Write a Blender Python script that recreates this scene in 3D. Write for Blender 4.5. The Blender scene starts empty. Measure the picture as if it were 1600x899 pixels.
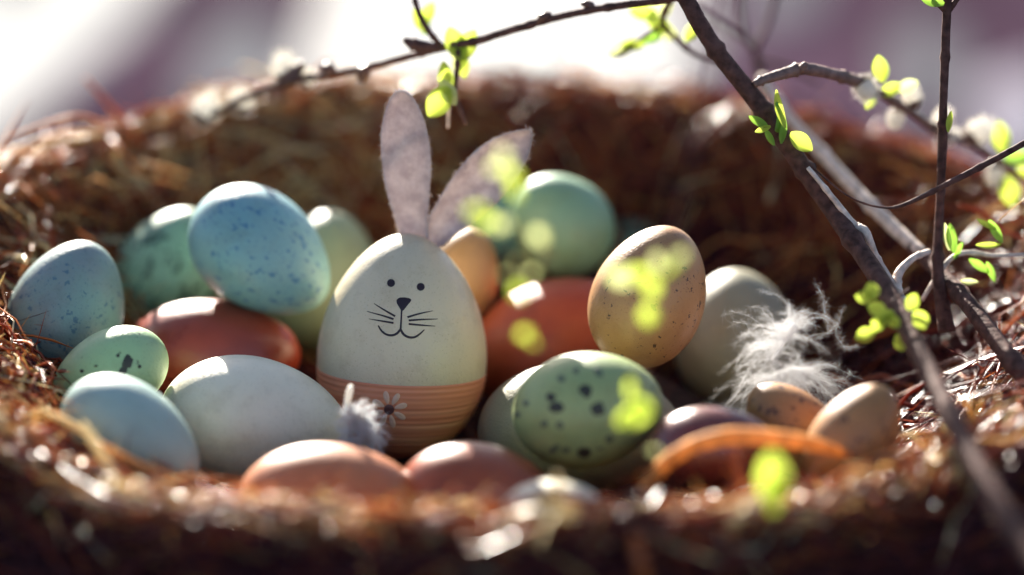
import bpy, math, random
import numpy as np
from mathutils import Vector, Matrix
from mathutils.bvhtree import BVHTree

R = math.radians
random.seed(7)
rng = np.random.default_rng(7)
S = bpy.context.scene
COL = S.collection

# ------------------------------------------------------------------ camera
PITCH = R(18)
FWD = Vector((0, math.cos(PITCH), -math.sin(PITCH)))
UPV = Vector((0, math.sin(PITCH), math.cos(PITCH)))
RGT = Vector((1, 0, 0))
DIST, LENS = 0.65, 85.0
CAM = -FWD * DIST
FX = 1600 * LENS / 36.0
cd = bpy.data.cameras.new('camera')
cam = bpy.data.objects.new('camera', cd)
COL.objects.link(cam)
cam.location = CAM
cam.rotation_euler = (math.pi / 2 - PITCH, 0, 0)
cd.lens = LENS
cd.sensor_width = 36
cd.clip_start = 0.01
cd.clip_end = 500
cd.dof.use_dof = True
cd.dof.focus_distance = 0.632
cd.dof.aperture_fstop = 2.8
S.camera = cam

# ------------------------------------------------------------------ light
SUN_EL, SUN_AZ = R(22.5), R(15)          # low sun behind the nest, a little to the left
SDIR = Vector((-math.sin(SUN_AZ) * math.cos(SUN_EL), math.cos(SUN_AZ) * math.cos(SUN_EL), math.sin(SUN_EL)))
world = bpy.data.worlds.new('World')
S.world = world
world.use_nodes = True
wn = world.node_tree
for n in list(wn.nodes):
    wn.nodes.remove(n)
sky = wn.nodes.new('ShaderNodeTexSky')
sky.sky_type = 'NISHITA'
sky.sun_disc = False
sky.sun_elevation = SUN_EL
sky.sun_rotation = -SUN_AZ
sky.air_density = 0.6
sky.ozone_density = 0.0
sky.dust_density = 1.0
bg = wn.nodes.new('ShaderNodeBackground')
bg.inputs['Strength'].default_value = 0.062
wo = wn.nodes.new('ShaderNodeOutputWorld')
wn.links.new(sky.outputs[0], bg.inputs[0])
wn.links.new(bg.outputs[0], wo.inputs[0])
sl = bpy.data.lights.new('sun', 'SUN')
sl.energy = 5.0
sl.angle = R(0.6)
sl.color = (1.0, 0.93, 0.82)
sun = bpy.data.objects.new('sun', sl)
COL.objects.link(sun)
sun.rotation_euler = SDIR.to_track_quat('Z', 'Y').to_euler()
sun.location = SDIR * 3

S.view_settings.view_transform = 'Standard'
S.view_settings.look = 'None'
S.view_settings.exposure = 2.25
S.view_settings.gamma = 1
S.view_settings.use_curve_mapping = False
S.render.engine = 'CYCLES'
S.cycles.use_denoising = True
S.cycles.max_bounces = 10
S.cycles.diffuse_bounces = 5
S.cycles.transmission_bounces = 6
S.cycles.transparent_max_bounces = 12
S.cycles.sample_clamp_indirect = 6
S.cycles.caustics_reflective = False
S.cycles.caustics_refractive = False


# ------------------------------------------------------------------ helpers
def P(px, py, Y):
    """world point on the sight line of photo position (px, py) at depth plane Y"""
    d = FWD + RGT * ((px - 800) / FX) + UPV * ((449.5 - py) / FX)
    return CAM + d * ((Y - CAM.y) / d.y)


def mpp(p):
    return (p - CAM).dot(FWD) / FX


def tag(o, label=None, cat=None, group=None, kind=None):
    if label: o['label'] = label
    if cat: o['category'] = cat
    if group: o['group'] = group
    if kind: o['kind'] = kind
    return o


def link(name, me, mat=None, parent=None):
    o = bpy.data.objects.new(name, me)
    COL.objects.link(o)
    if mat: me.materials.append(mat)
    if parent: o.parent = parent
    return o


def empty(name, loc):
    o = bpy.data.objects.new(name, None)
    o.empty_display_size = 0.01
    COL.objects.link(o)
    o.location = loc
    return o


def mesh(name, V, F, smooth=True):
    me = bpy.data.meshes.new(name)
    me.from_pydata([tuple(v) for v in V], [], F)
    if smooth:
        me.polygons.foreach_set('use_smooth', [True] * len(me.polygons))
    me.update()
    return me


def catmull(pts, n):
    """pts: list of tuples (any dimension); n samples per span"""
    A = np.array(pts, float)
    A = np.vstack([2 * A[0] - A[1], A, 2 * A[-1] - A[-2]])
    out = []
    for i in range(1, len(A) - 2):
        p0, p1, p2, p3 = A[i - 1], A[i], A[i + 1], A[i + 2]
        for k in range(n):
            t = k / n
            out.append(.5 * (2 * p1 + (p2 - p0) * t + (2 * p0 - 5 * p1 + 4 * p2 - p3) * t * t + (3 * p1 - p0 - 3 * p2 + p3) * t ** 3))
    out.append(A[-2])
    return np.array(out)


def tube_geo(pts, rad, sides=8, bumpy=0.0, flat=1.0):
    """pts (K,3), rad (K); returns verts, faces with closed ends"""
    pts = np.asarray(pts, float)
    K = len(pts)
    T = np.gradient(pts, axis=0)
    T /= np.linalg.norm(T, axis=1)[:, None] + 1e-12
    up = np.array([0.0, 0.3, 1.0]) if abs(T[0][2]) < .9 else np.array([1.0, 0.2, 0])
    n = np.cross(T[0], up)
    n /= np.linalg.norm(n)
    V, F = [], []
    for k in range(K):
        n = n - T[k] * n.dot(T[k])
        n /= np.linalg.norm(n)
        b = np.cross(T[k], n)
        for s in range(sides):
            a = 2 * math.pi * s / sides
            r = rad[k] * (1 + bumpy * (random.random() - .5))
            V.append(pts[k] + (n * math.cos(a) + b * math.sin(a) * flat) * r)
    for k in range(K - 1):
        for s in range(sides):
            a, b2 = k * sides + s, k * sides + (s + 1) % sides
            F.append((a, b2, b2 + sides, a + sides))
    F.append(tuple(range(sides))[::-1])
    F.append(tuple(range((K - 1) * sides, K * sides)))
    return V, F


def strands(name, pts, rad, tone, mat, parent=None, taper=True):
    """many three-sided fibres as one mesh. pts (N,K,3), rad (N), tone (N)"""
    N, K, _ = pts.shape
    T = pts[:, -1] - pts[:, 0]
    T /= np.linalg.norm(T, axis=1)[:, None] + 1e-9
    rv = rng.normal(size=(N, 3))
    p = np.cross(T, rv)
    p /= np.linalg.norm(p, axis=1)[:, None] + 1e-9
    q = np.cross(T, p)
    a = np.array([0, 2 * math.pi / 3, 4 * math.pi / 3])
    ring = np.cos(a)[None, :, None] * p[:, None, :] + np.sin(a)[None, :, None] * q[:, None, :]
    w = np.ones(K)
    if taper:
        w[0] = .35; w[-1] = .15
    V = pts[:, :, None, :] + ring[:, None, :, :] * (rad[:, None] * w[None, :])[:, :, None, None]
    base = (np.arange(N) * K * 3)[:, None, None]
    kk = (np.arange(K - 1) * 3)[None, :, None]
    s = np.arange(3)[None, None, :]
    s2 = (s + 1) % 3
    F = np.stack([base + kk + s, base + kk + s2, base + kk + 3 + s2, base + kk + 3 + s], axis=-1).reshape(-1, 4)
    me = bpy.data.meshes.new(name)
    me.vertices.add(N * K * 3)
    me.vertices.foreach_set('co', V.reshape(-1))
    me.loops.add(F.size)
    me.loops.foreach_set('vertex_index', F.reshape(-1).astype(np.int32))
    me.polygons.add(len(F))
    me.polygons.foreach_set('loop_start', np.arange(0, F.size, 4, dtype=np.int32))
    me.update(calc_edges=True)
    me.polygons.foreach_set('use_smooth', np.ones(len(F), dtype=bool))
    at = me.attributes.new('tone', 'FLOAT', 'POINT')
    at.data.foreach_set('value', np.repeat(tone, K * 3).astype(np.float32))
    return link(name, me, mat, parent)


# ------------------------------------------------------------------ materials
def new_mat(name):
    m = bpy.data.materials.new(name)
    m.use_nodes = True
    nt = m.node_tree
    return m, nt, nt.nodes['Principled BSDF']


def N(nt, t, **kw):
    n = nt.nodes.new(t)
    for k, v in kw.items():
        setattr(n, k, v)
    return n


def ramp(nt, fac, stops, interp='LINEAR'):
    r = N(nt, 'ShaderNodeValToRGB')
    r.color_ramp.interpolation = interp
    e = r.color_ramp.elements
    while len(e) < len(stops):
        e.new(0.5)
    for el, (p, c) in zip(e, stops):
        el.position = p
        el.color = (*c, 1) if len(c) == 3 else c
    if fac is not None:
        nt.links.new(fac, r.inputs[0])
    return r


def srgb(r, g, b, k=1.0):
    return tuple(min(1, k * ((c / 255) ** 2.2)) for c in (r, g, b))


def with_translucent(m, nt, bs, colsock, fac, colour=None):
    out = nt.nodes['Material Output']
    tr = N(nt, 'ShaderNodeBsdfTranslucent')
    if colour: tr.inputs[0].default_value = (*colour, 1)
    else: nt.links.new(colsock, tr.inputs[0])
    mx = N(nt, 'ShaderNodeMixShader')
    mx.inputs[0].default_value = fac
    nt.links.new(bs.outputs[0], mx.inputs[1])
    nt.links.new(tr.outputs[0], mx.inputs[2])
    nt.links.new(mx.outputs[0], out.inputs[0])


def egg_mat(name, base, alt=None, speck=None, scale=500, dens=.3, size=.35, gloss=.42, stretch=(1, 1, 1), big=None, sss=.08, spec=.45):
    m, nt, bs = new_mat(name)
    tc = N(nt, 'ShaderNodeTexCoord')
    mp = N(nt, 'ShaderNodeMapping')
    mp.inputs['Scale'].default_value = stretch
    nt.links.new(tc.outputs['Object'], mp.inputs[0])
    n1 = N(nt, 'ShaderNodeTexNoise')
    n1.inputs['Scale'].default_value = 60
    n1.inputs['Detail'].default_value = 6
    nt.links.new(tc.outputs['Object'], n1.inputs['Vector'])
    alt = alt or tuple(c * .82 for c in base)
    col = ramp(nt, n1.outputs[0], [(.35, alt), (.65, base)]).outputs[0]
    if speck is not None:
        nd = N(nt, 'ShaderNodeTexNoise')
        nd.inputs['Scale'].default_value = scale * 1.6
        nt.links.new(mp.outputs[0], nd.inputs['Vector'])
        ad = N(nt, 'ShaderNodeMixRGB', blend_type='LINEAR_LIGHT')
        ad.inputs[0].default_value = .9 / scale
        nt.links.new(mp.outputs[0], ad.inputs[1])
        nt.links.new(nd.outputs['Color'], ad.inputs[2])
        for (sc, de, sz) in ([(scale, dens, size)] + ([big] if big else []) + [(scale * 2.3, dens * .8, size * .8)]):
            vo = N(nt, 'ShaderNodeTexVoronoi')
            vo.inputs['Scale'].default_value = sc
            nt.links.new(ad.outputs[0], vo.inputs['Vector'])
            sp = N(nt, 'ShaderNodeSeparateColor')
            nt.links.new(vo.outputs['Color'], sp.inputs[0])
            # cluster mask
            cn = N(nt, 'ShaderNodeTexNoise')
            cn.inputs['Scale'].default_value = 90
            nt.links.new(mp.outputs[0], cn.inputs['Vector'])
            lt = N(nt, 'ShaderNodeMath', operation='LESS_THAN')
            mu = N(nt, 'ShaderNodeMath', operation='MULTIPLY')
            nt.links.new(cn.outputs[0], mu.inputs[0])
            mu.inputs[1].default_value = de * 2
            nt.links.new(sp.outputs[0], lt.inputs[0])
            nt.links.new(mu.outputs[0], lt.inputs[1])
            szm = N(nt, 'ShaderNodeMath', operation='MULTIPLY')
            nt.links.new(sp.outputs[1], szm.inputs[0])
            szm.inputs[1].default_value = sz
            df = N(nt, 'ShaderNodeMath', operation='SUBTRACT')
            nt.links.new(szm.outputs[0], df.inputs[0])
            nt.links.new(vo.outputs['Distance'], df.inputs[1])
            sm = N(nt, 'ShaderNodeMath', operation='MULTIPLY', use_clamp=True)
            nt.links.new(df.outputs[0], sm.inputs[0])
            sm.inputs[1].default_value = 12
            fm = N(nt, 'ShaderNodeMath', operation='MULTIPLY')
            nt.links.new(sm.outputs[0], fm.inputs[0])
            nt.links.new(lt.outputs[0], fm.inputs[1])
            f2 = N(nt, 'ShaderNodeMath', operation='MULTIPLY')
            nt.links.new(fm.outputs[0], f2.inputs[0])
            f2.inputs[1].default_value = .9
            mx = N(nt, 'ShaderNodeMixRGB')
            nt.links.new(f2.outputs[0], mx.inputs[0])
            nt.links.new(col, mx.inputs[1])
            mx.inputs[2].default_value = (*speck, 1)
            col = mx.outputs[0]
    # chalky scuffs and faint stains, pores
    st = N(nt, 'ShaderNodeTexNoise')
    st.inputs['Scale'].default_value = 140
    st.inputs['Detail'].default_value = 9
    st.inputs['Roughness'].default_value = .7
    nt.links.new(tc.outputs['Object'], st.inputs['Vector'])
    sr = ramp(nt, st.outputs[0], [(.36, (.78, .74, .70)), (.50, (1, 1, 1)), (.62, (1, 1, 1)), (.72, (1.12, 1.12, 1.12))])
    ml = N(nt, 'ShaderNodeMixRGB', blend_type='MULTIPLY')
    ml.inputs[0].default_value = .45
    nt.links.new(col, ml.inputs[1])
    nt.links.new(sr.outputs[0], ml.inputs[2])
    po = N(nt, 'ShaderNodeTexVoronoi')
    po.inputs['Scale'].default_value = 1100
    nt.links.new(tc.outputs['Object'], po.inputs['Vector'])
    pr = ramp(nt, po.outputs['Distance'], [(.10, (.72, .70, .68)), (.24, (1, 1, 1))])
    m2 = N(nt, 'ShaderNodeMixRGB', blend_type='MULTIPLY')
    m2.inputs[0].default_value = .7
    nt.links.new(ml.outputs[0], m2.inputs[1])
    nt.links.new(pr.outputs[0], m2.inputs[2])
    nt.links.new(m2.outputs[0], bs.inputs['Base Color'])
    rg_ = ramp(nt, st.outputs[0], [(.3, (gloss * .8,) * 3), (.7, (min(1, gloss * 1.35),) * 3)])
    nt.links.new(rg_.outputs[0], bs.inputs['Roughness'])
    bs.inputs['Specular IOR Level'].default_value = spec
    bs.inputs['Subsurface Weight'].default_value = sss
    bs.inputs['Subsurface Radius'].default_value = (1, .7, .5)
    bs.inputs['Subsurface Scale'].default_value = .003
    bn = N(nt, 'ShaderNodeTexNoise')
    bn.inputs['Scale'].default_value = 1400
    bn.inputs['Detail'].default_value = 3
    nt.links.new(tc.outputs['Object'], bn.inputs['Vector'])
    bp = N(nt, 'ShaderNodeBump')
    bp.inputs['Strength'].default_value = .3
    bp.inputs['Distance'].default_value = .0004
    nt.links.new(bn.outputs[0], bp.inputs['Height'])
    nt.links.new(bp.outputs[0], bs.inputs['Normal'])
    return m


def plain(name, col, rough=.5, trans=0, noise=0, nscale=200, spec=.4, bump=0, tcol=None):
    m, nt, bs = new_mat(name)
    bs.inputs['Roughness'].default_value = rough
    bs.inputs['Specular IOR Level'].default_value = spec
    tc = N(nt, 'ShaderNodeTexCoord')
    nz = N(nt, 'ShaderNodeTexNoise')
    nz.inputs['Scale'].default_value = nscale
    nz.inputs['Detail'].default_value = 5
    nt.links.new(tc.outputs['Object'], nz.inputs['Vector'])
    lo = tuple(c * (1 - noise) for c in col)
    hi = tuple(min(1, c * (1 + noise)) for c in col)
    cs = ramp(nt, nz.outputs[0], [(.3, lo), (.7, hi)]).outputs[0]
    nt.links.new(cs, bs.inputs['Base Color'])
    if bump:
        bp = N(nt, 'ShaderNodeBump')
        bp.inputs['Strength'].default_value = .6
        bp.inputs['Distance'].default_value = bump
        nt.links.new(nz.outputs[0], bp.inputs['Height'])
        nt.links.new(bp.outputs[0], bs.inputs['Normal'])
    if trans:
        with_translucent(m, nt, bs, cs, trans, tcol)
    return m


def fibre_mat():
    m, nt, bs = new_mat('dry_fibre')
    at = N(nt, 'ShaderNodeAttribute', attribute_name='tone')
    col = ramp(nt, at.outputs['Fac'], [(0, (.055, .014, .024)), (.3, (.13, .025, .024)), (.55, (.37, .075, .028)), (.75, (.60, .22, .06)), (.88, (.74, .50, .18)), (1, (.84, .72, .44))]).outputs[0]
    nt.links.new(col, bs.inputs['Base Color'])
    bs.inputs['Roughness'].default_value = .26
    bs.inputs['Specular IOR Level'].default_value = .28
    with_translucent(m, nt, bs, col, .38)
    return m


M_fibre = fibre_mat()
M_soil = plain('shade_tinted_soil', (.045, .028, .042), .9, noise=.6, spec=0, nscale=3, bump=.01)  # soil, with the background's purple shade put into its colour
M_lit_ground = plain('pale_lit_ground', (.40, .40, .385), .8, noise=.1, spec=0, nscale=6, bump=.01)  # sunlit parts of the background, their brightness put into the colour
M_lilac_ground = plain('lilac_ground_tone', (.26, .25, .29), .8, noise=.2, nscale=5, spec=0)  # this and the next: greyer tones for the mottled ground patches
M_grey_ground = plain('grey_ground_tone', (.12, .125, .135), .8, noise=.2, spec=0, nscale=5)
M_bark = plain('twig_bark', (.085, .042, .034), .75, noise=.5, nscale=420, spec=.12, bump=.0012)
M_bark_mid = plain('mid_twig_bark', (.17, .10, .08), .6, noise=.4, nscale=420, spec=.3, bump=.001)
M_bark_pale_lit = plain('pale_lit_twig_bark', (.56, .45, .37), .6, noise=.4, nscale=420, spec=.3, bump=.001)  # pale bark; also carries the sunlight on branch B in its colour
M_leaf = plain('young_leaf', (.30, .42, .06), .42, trans=.42, noise=.3, nscale=300, spec=.5, tcol=(.62, .76, .10), bump=.0008)
M_leaf2 = plain('pale_young_leaf', (.48, .52, .24), .35, trans=.4, noise=.2, nscale=300, tcol=(.74, .80, .34), bump=.0008)
M_leafd = plain('green_shoot', (.12, .26, .05), .4, trans=.4, noise=.3, nscale=300, tcol=(.32, .58, .07), bump=.0008)
M_fuzz = plain('catkin_fur', (.9, .87, .8), .7, trans=.5, noise=.05)
M_scale = plain('bud_scale', (.10, .045, .03), .35, noise=.3)
M_down = plain('white_down', (.9, .9, .9), .6, trans=.45)
M_felt = None

# ------------------------------------------------------------------ ground
gx = []
Vg, Fg = [], []
rr = [0] + [0.03 * 1.13 ** i for i in range(1, 78)]
NA = 72
Vg.append((0, 0, -.105))


def ground_z(x, y):
    r = math.hypot(x, y)
    t = min(1, max(0, (r - .28) / 1.5))
    z = -.105 - .80 * (t * t * (3 - 2 * t))
    if r > .3:
        z += .012 * math.sin(x * 2.3 + 1) * math.sin(y * 1.9) + .004 * math.sin(9 * x) * math.sin(8 * y + 2)
    return z


for r in rr[1:]:
    for k in range(NA):
        a = 2 * math.pi * k / NA
        x, y = r * math.cos(a), r * math.sin(a)
        Vg.append((x, y, ground_z(x, y)))
for k in range(NA):
    Fg.append((0, 1 + k, 1 + (k + 1) % NA))
for i in range(len(rr) - 2):
    for k in range(NA):
        a, b = 1 + i * NA + k, 1 + i * NA + (k + 1) % NA
        Fg.append((a, a + NA, b + NA, b))
tag(link('ground', mesh('ground', Vg, Fg), M_soil), 'dark purple brown earth mound far out of focus', kind='structure')


def ground_hit(px, py, z0=-.905):
    d = FWD + RGT * ((px - 800) / FX) + UPV * ((449.5 - py) / FX)
    t = (z0 - CAM.z) / d.z
    p = CAM + d * t
    return p


def patch(poly, mat, h, name='ground_patch', label=''):
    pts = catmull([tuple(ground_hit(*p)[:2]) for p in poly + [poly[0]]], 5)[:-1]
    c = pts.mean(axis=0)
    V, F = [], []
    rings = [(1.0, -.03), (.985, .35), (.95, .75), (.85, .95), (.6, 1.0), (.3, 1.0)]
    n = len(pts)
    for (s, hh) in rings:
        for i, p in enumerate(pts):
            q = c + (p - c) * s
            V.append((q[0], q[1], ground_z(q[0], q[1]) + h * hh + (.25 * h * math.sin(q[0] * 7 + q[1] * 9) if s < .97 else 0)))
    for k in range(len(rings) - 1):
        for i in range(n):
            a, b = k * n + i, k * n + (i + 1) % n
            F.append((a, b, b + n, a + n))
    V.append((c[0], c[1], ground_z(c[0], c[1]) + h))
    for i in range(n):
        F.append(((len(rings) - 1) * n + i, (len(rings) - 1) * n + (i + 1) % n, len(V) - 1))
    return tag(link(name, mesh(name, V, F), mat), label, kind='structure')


patch([(-200, 330), (-200, 60), (-60, -80), (120, -160), (330, -160), (250, -20), (165, 70), (80, 140), (0, 200), (-60, 290)], M_lit_ground, .02, 'pale_ground', 'pale strip coloured as sunlit ground at top left')
patch([(540, -150), (800, -170), (1060, -150), (1060, -20), (1110, 60), (1070, 140), (1080, 230), (900, 260), (620, 260), (500, 200), (470, 130), (500, 40)], M_lit_ground, .02, 'pale_ground', 'broad pale patch coloured as sunlit ground behind the middle of the nest')
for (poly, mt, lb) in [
    ([(345, 50), (430, 40), (450, 130), (430, 230), (320, 230), (300, 130)], M_grey_ground, 'dull grey patch of ground beside the broad bright one'),
    ([(1400, 70), (1480, 60), (1500, 150), (1470, 200), (1410, 170)], M_grey_ground, 'grey patch of ground behind the upright twig at right'),
    ([(600, -60), (760, -70), (800, 10), (700, 40), (600, 10)], M_lilac_ground, 'dimmer lilac patch within the broad bright ground, left half'),
    ([(900, -60), (1000, -50), (1010, 30), (940, 60), (880, 10)], M_lilac_ground, 'dimmer lilac patch within the broad bright ground, right half'),
    ([(-30, -60), (60, -90), (90, -20), (20, 40), (-40, 10)], M_grey_ground, 'grey green patch of ground in the extreme top left corner'),
    ([(1180, -60), (1260, -70), (1280, 0), (1210, 40), (1160, 10)], M_grey_ground, 'grey patch of ground just right of the thick branch top'),
    ([(1530, 150), (1640, 130), (1660, 230), (1560, 260)], M_lilac_ground, 'lilac patch of ground at the right edge'),
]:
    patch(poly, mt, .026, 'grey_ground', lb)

# ------------------------------------------------------------------ nest shape
NCX, NCY = .002, .004
Z_TAB = [(-90, -.026), (-60, -.029), (-45, -.025), (-20, -.014), (0, -.006), (30, -.010), (45, -.004), (60, .004), (90, .0065), (120, .007), (135, .001), (150, -.001), (165, -.003), (180, -.006), (200, -.012), (210, -.020), (230, -.029), (250, -.027), (270, -.026)]
zt_a = np.radians([a for a, _ in Z_TAB]); zt_z = np.array([z for _, z in Z_TAB])


def nest_pt(phi, s, off):
    """vectorised: phi angle, s 0..1 inner wall, 1..1.25 crest, 1.25..2.25 outer side; off along the outward normal-ish"""
    ph = (phi + math.pi / 2) % (2 * math.pi) - math.pi / 2
    zc = np.interp(ph, zt_a, zt_z)
    Rr = .137 + .018 * np.cos(ph) ** 2 + .003 * np.sin(3 * ph + 1)
    Rr = Rr - .010 * np.clip(-np.sin(ph), 0, 1)
    zb = -.064
    si = np.clip(s, 0, 1)
    sc = np.clip(s - 1, 0, .25) / .25
    so = np.clip(s - 1.25, 0, 1)
    rho = Rr * si + .020 * sc + .030 * np.sin(so * math.pi / 2)
    z = zb + (zc - zb) * si ** 2.2 + .006 * np.sin(sc * math.pi / 2) - (zc + .112) * so ** 1.15
    # normal direction (in rho,z)
    nr = np.where(s < 1, -.55 * si, np.where(s < 1.25, .0, np.sin(so * math.pi / 2)))
    nz = np.where(s < 1, .8, np.where(s < 1.25, 1.0, np.cos(so * math.pi / 2) + .15))
    rho = rho + nr * off
    z = z + nz * off
    return np.stack([NCX + rho * np.cos(ph), NCY + rho * .93 * np.sin(ph), z], axis=-1)


nest = empty('nest', (0, 0, -.09))
tag(nest, 'round nest of dry brown fibres and straw holding all the eggs', 'nest')
nest_off = np.array([0, 0, .09])
PH = np.linspace(0, 2 * math.pi, 97)[:-1]
SS = np.concatenate([np.linspace(0.02, 1, 18), np.linspace(1.05, 1.25, 4), np.linspace(1.32, 2.25, 12)])
Vb, Fb = [], []
for s in SS:
    nz_ = rng.normal(size=96) * .0012
    Vb += list(nest_pt(PH, np.full(96, s), nz_ - .004) + nest_off)
for i in range(len(SS) - 1):
    for k in range(96):
        a, b = i * 96 + k, i * 96 + (k + 1) % 96
        Fb.append((a, a + 96, b + 96, b))
Vb.append(np.array([NCX, NCY, -.068]) + nest_off)
for k in range(96):
    Fb.append((k, (k + 1) % 96, len(Vb) - 1))
M_base = plain('matted_nest_base', (.06, .018, .02), .8, noise=.5, nscale=180, bump=.003)
link('matted_base', mesh('matted_base', Vb, Fb), M_base, nest)


def wrap_strands(n, s_lo, s_hi, off_lo, off_hi, length, tang, K=9, wob=.25, phi_rng=(0, 2 * math.pi)):
    phi0 = rng.uniform(*phi_rng, n)
    s0 = rng.uniform(s_lo, s_hi, n)
    L = length * rng.uniform(.5, 1.4, n)
    ang = rng.normal(0, tang, n) + math.pi * rng.integers(0, 2, n)
    t = np.linspace(-.5, .5, K)[None, :]
    bend = rng.normal(0, wob, n)[:, None]
    a = ang[:, None] + bend * t * 3
    dphi = np.cumsum(np.cos(a), axis=1) * (L / .14 / K)[:, None]
    ds = np.cumsum(np.sin(a), axis=1) * (L / .12 / K)[:, None]
    phi = phi0[:, None] + dphi - dphi.mean(axis=1)[:, None]
    s = np.clip(s0[:, None] + ds - ds.mean(axis=1)[:, None], .02, 2.3)
    off = rng.uniform(off_lo, off_hi, n)[:, None] + rng.normal(0, .0022, (n, K)) * .6 + rng.normal(0, .004, n)[:, None] * t * 2
    return nest_pt(phi, s, off) + nest_off + rng.normal(0, .0006, (n, K, 3))


def tones(n, w):
    """w = weights over [dark, red brown, orange, tan, straw, pale]"""
    c = np.array([.05, .3, .52, .72, .88, 1.0])
    k = rng.choice(6, n, p=np.array(w) / sum(w))
    return np.clip(c[k] + rng.normal(0, .05, n), 0, 1)


def place(n, s_lo, s_hi, o0, o1, L, tang, r0, r1, w, **kw):
    p = wrap_strands(n, s_lo, s_hi, o0, o1, L, tang, **kw)
    return p, rng.uniform(r0, r1, n), tones(n, w)


parts = [
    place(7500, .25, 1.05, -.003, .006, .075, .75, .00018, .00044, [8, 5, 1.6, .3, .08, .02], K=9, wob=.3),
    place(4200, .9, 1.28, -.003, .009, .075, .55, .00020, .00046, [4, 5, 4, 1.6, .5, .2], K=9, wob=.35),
    place(4800, 1.25, 2.2, -.003, .007, .07, .6, .00022, .00050, [8, 5, 1, .2, 0, 0], K=9, wob=.3),  # shade on the outer side put into the mix: mostly dark tones
    # sunlight on the lips put into the mix: more pale and golden straw
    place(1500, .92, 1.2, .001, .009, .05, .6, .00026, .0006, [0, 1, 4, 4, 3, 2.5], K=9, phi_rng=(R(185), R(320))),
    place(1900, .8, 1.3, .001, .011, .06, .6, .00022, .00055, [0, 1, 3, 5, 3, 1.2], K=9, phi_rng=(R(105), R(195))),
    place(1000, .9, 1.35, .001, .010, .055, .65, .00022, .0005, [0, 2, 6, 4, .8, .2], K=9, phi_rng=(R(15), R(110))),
    # long loose strands lying across the bowl between and over the egg edges
    place(240, .55, 1.0, .006, .016, .06, .9, .00014, .00028, [1, 3, 4, 3, 1, .5], K=9, wob=.5),
]
# every set must have the same number of points per fibre
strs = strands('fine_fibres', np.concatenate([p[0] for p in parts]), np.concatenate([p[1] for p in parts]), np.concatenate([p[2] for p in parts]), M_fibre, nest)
strs['kind'] = 'stuff'
# loose hairs sticking up out of the lip
n = 2600
p0 = nest_pt(rng.uniform(0, 2 * math.pi, n), rng.uniform(.85, 1.4, n), rng.uniform(0, .006, n)) + nest_off
dd = rng.normal(size=(n, 3)); dd[:, 2] = np.abs(dd[:, 2]) * .8
dd /= np.linalg.norm(dd, axis=1)[:, None]
Lh = rng.uniform(.006, .02, n)
cv = rng.normal(size=(n, 3)) * .35
t = np.linspace(0, 1, 5)[None, :, None]
pp = p0[:, None] + (dd[:, None] * t + cv[:, None] * t * t * .6) * Lh[:, None, None]
o = strands('loose_hairs', pp, rng.uniform(.00010, .00022, n), tones(n, [1, 3, 4, 3, 2, 1]), M_fibre, nest)
o['kind'] = 'stuff'


def single_straw(pts, rad, tone, sides=5, name='straw', flat=1.0):
    V, F = tube_geo(pts, rad, sides, .1, flat)
    me = mesh(name, [Vector(v) - Vector(nest.location) for v in V], F)
    at = me.attributes.new('tone', 'FLOAT', 'POINT')
    at.data.foreach_set('value', np.full(len(V), tone, dtype=np.float32))
    return link(name, me, M_fibre, nest)


# the thicker stalks that can be picked out
def stalks(n, s_lo, s_hi, phr, w, L=.035, r=(.0005, .0011), off=(.003, .010), tang=.8, flat=1.0):
    p = wrap_strands(n, s_lo, s_hi, off[0], off[1], L, tang, K=7, wob=.35, phi_rng=phr) - nest_off
    tn = tones(n, w)
    for i in range(n):
        q = catmull([tuple(x) for x in p[i]], 2)
        rad = np.full(len(q), random.uniform(*r)); rad[-1] *= .5
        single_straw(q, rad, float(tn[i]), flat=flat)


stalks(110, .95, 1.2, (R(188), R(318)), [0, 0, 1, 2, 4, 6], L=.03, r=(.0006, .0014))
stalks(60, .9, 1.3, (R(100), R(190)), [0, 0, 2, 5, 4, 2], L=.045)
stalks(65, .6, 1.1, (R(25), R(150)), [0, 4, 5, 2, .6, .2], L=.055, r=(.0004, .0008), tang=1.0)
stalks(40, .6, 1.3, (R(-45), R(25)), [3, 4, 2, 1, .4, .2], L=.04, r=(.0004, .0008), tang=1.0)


def px_path(pts, n=6):
    """pts: (px, py, Y, width_px) -> smooth world path and radii"""
    W = []
    for (x, y, Y, w) in pts:
        p = P(x, y, Y)
        W.append((*p, w * mpp(p) / 2))
    A = catmull(W, n)
    return A[:, :3], A[:, 3]


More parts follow.
